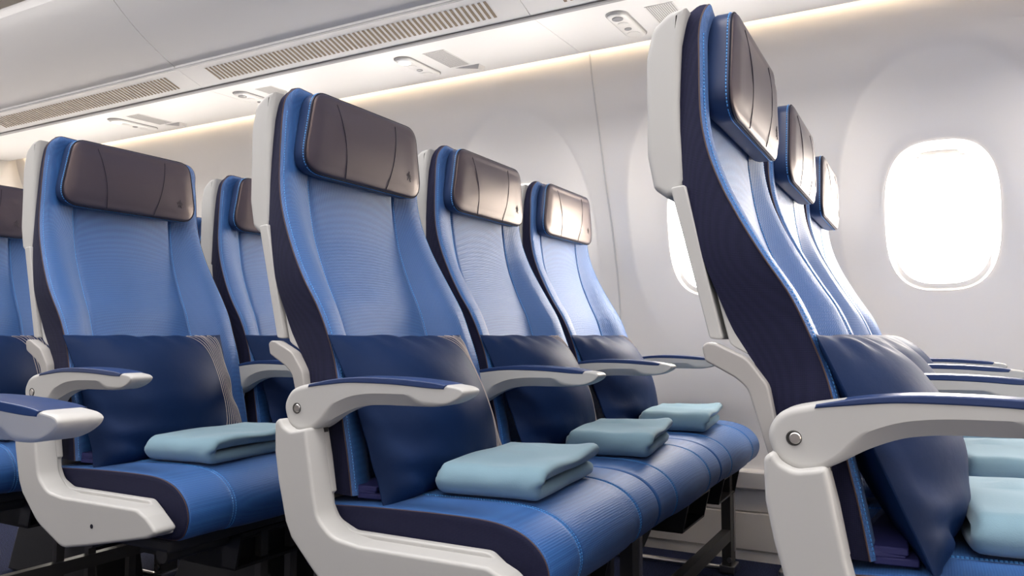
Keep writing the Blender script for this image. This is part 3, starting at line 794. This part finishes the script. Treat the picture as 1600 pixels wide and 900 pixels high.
def make_pillow():
    na, nb = 56, 44; bm = bmesh.new()
    def q(i, n): return math.sin((i / n - .5) * math.pi)
    S = {}
    for side in (1, -1):
        for i in range(na + 1):
            for j in range(nb + 1):
                S[side, i, j] = bm.verts.new(pil(q(i, na), q(j, nb), side))
        for i in range(na):
            for j in range(nb):
                f = [S[side, i, j], S[side, i + 1, j], S[side, i + 1, j + 1], S[side, i, j + 1]]
                bm.faces.new(f if side < 0 else f[::-1])
    rim = [(i, 0) for i in range(na)] + [(na, j) for j in range(nb)] + [(i, nb) for i in range(na, 0, -1)] + [(0, j) for j in range(nb, 0, -1)]
    for k in range(len(rim)):
        a, b = rim[k], rim[(k + 1) % len(rim)]
        bm.faces.new((S[1, *a], S[1, *b], S[-1, *b], S[-1, *a]))
    root = finish(bm, 'pillow', M['pillow'], ang=70)
    bm = bmesh.new()
    def line(k):
        out = []
        for i in range(41):
            b = .93 - 1.86 * i / 40
            a = .53 + .050 * k
            if b > .35: a -= .13 * ((b - .35) / .58) ** 1.8 * (1 - .04 * k)
            if b < -.62: a -= .075 * ((-.62 - b) / .31)
            out.append((min(a, .975), b))
        return out
    lines = [line(k) for k in range(9)]
    for k, ln in enumerate(lines):
        pts = list(ln)
        if k % 2 == 0 and k + 1 < len(lines):            # round loop joining neighbours at the top
            e = lines[k + 1][0]; p = ln[0]
            pts = [((p[0] + e[0]) / 2 + (e[0] - p[0]) / 2 * math.cos(t), p[1] + .035 * math.sin(t)) for t in [math.pi * m / 8 for m in range(8)]] + pts
        else:
            if k + 1 < len(lines):
                e = lines[k + 1][-1]; p = ln[-1]
                pts = pts + [((p[0] + e[0]) / 2 - (e[0] - p[0]) / 2 * math.cos(t), p[1] - .03 * math.sin(t)) for t in [math.pi * m / 8 for m in range(1, 9)]]
        tube(bm, [pil(a, max(min(b, .985), -.985), 1) + NM * .0004 for a, b in pts], .00075, 5)
    finish(bm, 'embroidered_lines', M['stripe'], root, ang=180)
    return root
p0 = make_pillow()
for r in range(4):
    for n in range(3):
        o = p0 if (r, n) == (0, 0) else copy_tree(p0)
        o.location = (ROWX[r], YC[n], 0)
        tag(o, PIL_L[r][n], 'pillow', 'navy pillows on the seats')

# ---------------------------------------------------------------- folded blankets
BL_L = [['pale blue folded blanket at the right edge, nearest the camera', 'pale blue folded blanket just behind the nearest one at the right edge', 'pale blue folded blanket at the far side of the right-hand row'],
        ['large pale blue folded blanket on the centre aisle seat', 'pale blue folded blanket in the middle of the three on the centre row', 'small pale blue folded blanket on the wall-side seat of the centre row'],
        ['pale blue folded blanket on the left aisle seat', 'pale blue folded blanket on the seat hidden behind the centre seat', 'pale blue folded blanket on the hidden window seat of the left row'],
        ['pale blue folded blanket beyond the left edge', 'pale blue folded blanket on the seat behind the left aisle seat', 'pale blue folded blanket on the hidden rearmost window seat']]
def make_blanket():
    """U-folded fleece: closed round fold toward the aisle, layered ends front and back"""
    hx, t = .092, .0255; Lw = .278
    mid = []                                              # centre line of the fold in (y, z)
    for i in range(13): mid.append((Lw - (Lw - .026) * i / 12, .0128))
    for i in range(1, 12): a = -math.pi / 2 - math.pi * i / 12; mid.append((.026 + .0138 * math.cos(a) , .0266 + .0138 * math.sin(a)))
    for i in range(13): mid.append((.026 + (Lw - .020) * i / 12, .0404 + .002 * math.sin(i * .6)))
    half = .0125
    # section ring around the centre line
    P = [Vector(p) for p in mid]; nrm = []
    for i in range(len(P)):
        tg = (P[min(i + 1, len(P) - 1)] - P[max(i - 1, 0)]).normalized(); nrm.append(Vector((-tg.y, tg.x)))
    sideA = [p + n * half for p, n in zip(P, nrm)]; sideB = [p - n * half for p, n in zip(P, nrm)]
    def cap(p, n, sgn, tgt):
        return [p + n * half * math.cos(a) * sgn + tgt * half * math.sin(a) for a in [math.pi * k / 6 for k in range(1, 6)]]
    tg1 = (P[-1] - P[-2]).normalized(); tg0 = (P[0] - P[1]).normalized()
    ring = sideA + cap(P[-1], nrm[-1], 1, tg1) + sideB[::-1] + cap(P[0], nrm[0], -1, tg0)
    poly = [(p.x, p.y) for p in ring]
    nr = normals2(poly)
    bm = bmesh.new(); rings = []; xsl = []
    n = 22
    prof = [(-hx, .0105), (-hx + .001, .0065), (-hx + .004, .003), (-hx + .009, .0006)] + [(-hx + .016 + (2 * hx - .032) * i / n, 0) for i in range(n + 1)] + [(hx - .009, .0006), (hx - .004, .003), (hx - .001, .0065), (hx, .0105)]
    for x, ins in prof:
        rr = []
        for (y, z), (a, b) in zip(poly, nr):
            up = sstep(.022, .034, z)
            yy, zz = y - a * ins, z - b * ins
            xx = x + up * .010 * (1 if x > 0 else .4) * abs(x) / hx + .006 * noise.noise(Vector((y * 7, z * 30, 5 if x > 0 else 9))) * abs(x) / hx
            wv = .0045 * noise.noise(Vector((x * 14, y * 9, 2 * up))) * (up if z > .03 else .25) 
            wv += .010 * math.exp(-((y - .22) / .016) ** 2 - ((x + .02) / .03) ** 2) * sstep(.045, .052, z)   # raised wrinkle
            wv += .005 * sstep(.05, hx, x) * sstep(.10, Lw, y) * up                                             # lifted far corner
            yy += .004 * noise.noise(Vector((x * 16, z * 20, 1.7)))
            zz = max(zz + wv, .0002) if z < .02 else zz + wv
            rr.append(bm.verts.new((xx, yy - .165, zz)))
        rings.append(rr)
    m = len(poly)
    for r0, r1 in zip(rings, rings[1:]):
        for k in range(m): bm.faces.new((r0[k], r0[(k + 1) % m], r1[(k + 1) % m], r1[k]))
    # end faces: strips across the cloth thickness
    la = len(sideA); nc = 5
    for rr in (rings[0], rings[-1]):
        A = rr[:la]; B = rr[la + nc:2 * la + nc][::-1]
        for i in range(la - 1): bm.faces.new((A[i], A[i + 1], B[i + 1], B[i]))
        bm.faces.new([A[-1]] + rr[la:la + nc] + [B[-1]])
        bm.faces.new([B[0]] + rr[2 * la + nc:] + [A[0]])
    return finish(bm, 'folded_blanket', M['blanket'], ang=80)
b0 = make_blanket()
for r in range(4):
    for n in range(3):
        o = b0 if (r, n) == (0, 0) else copy_tree(b0)
        o.location = (ROWX[r] + .116, YC[n] + .015, -.2635 + H); o.rotation_euler = (0, 0, R(6 + (2 * ((r * 3 + n * 5) % 3) - 2)))
        tag(o, BL_L[r][n], 'blanket', 'folded blankets on the seat cushions')
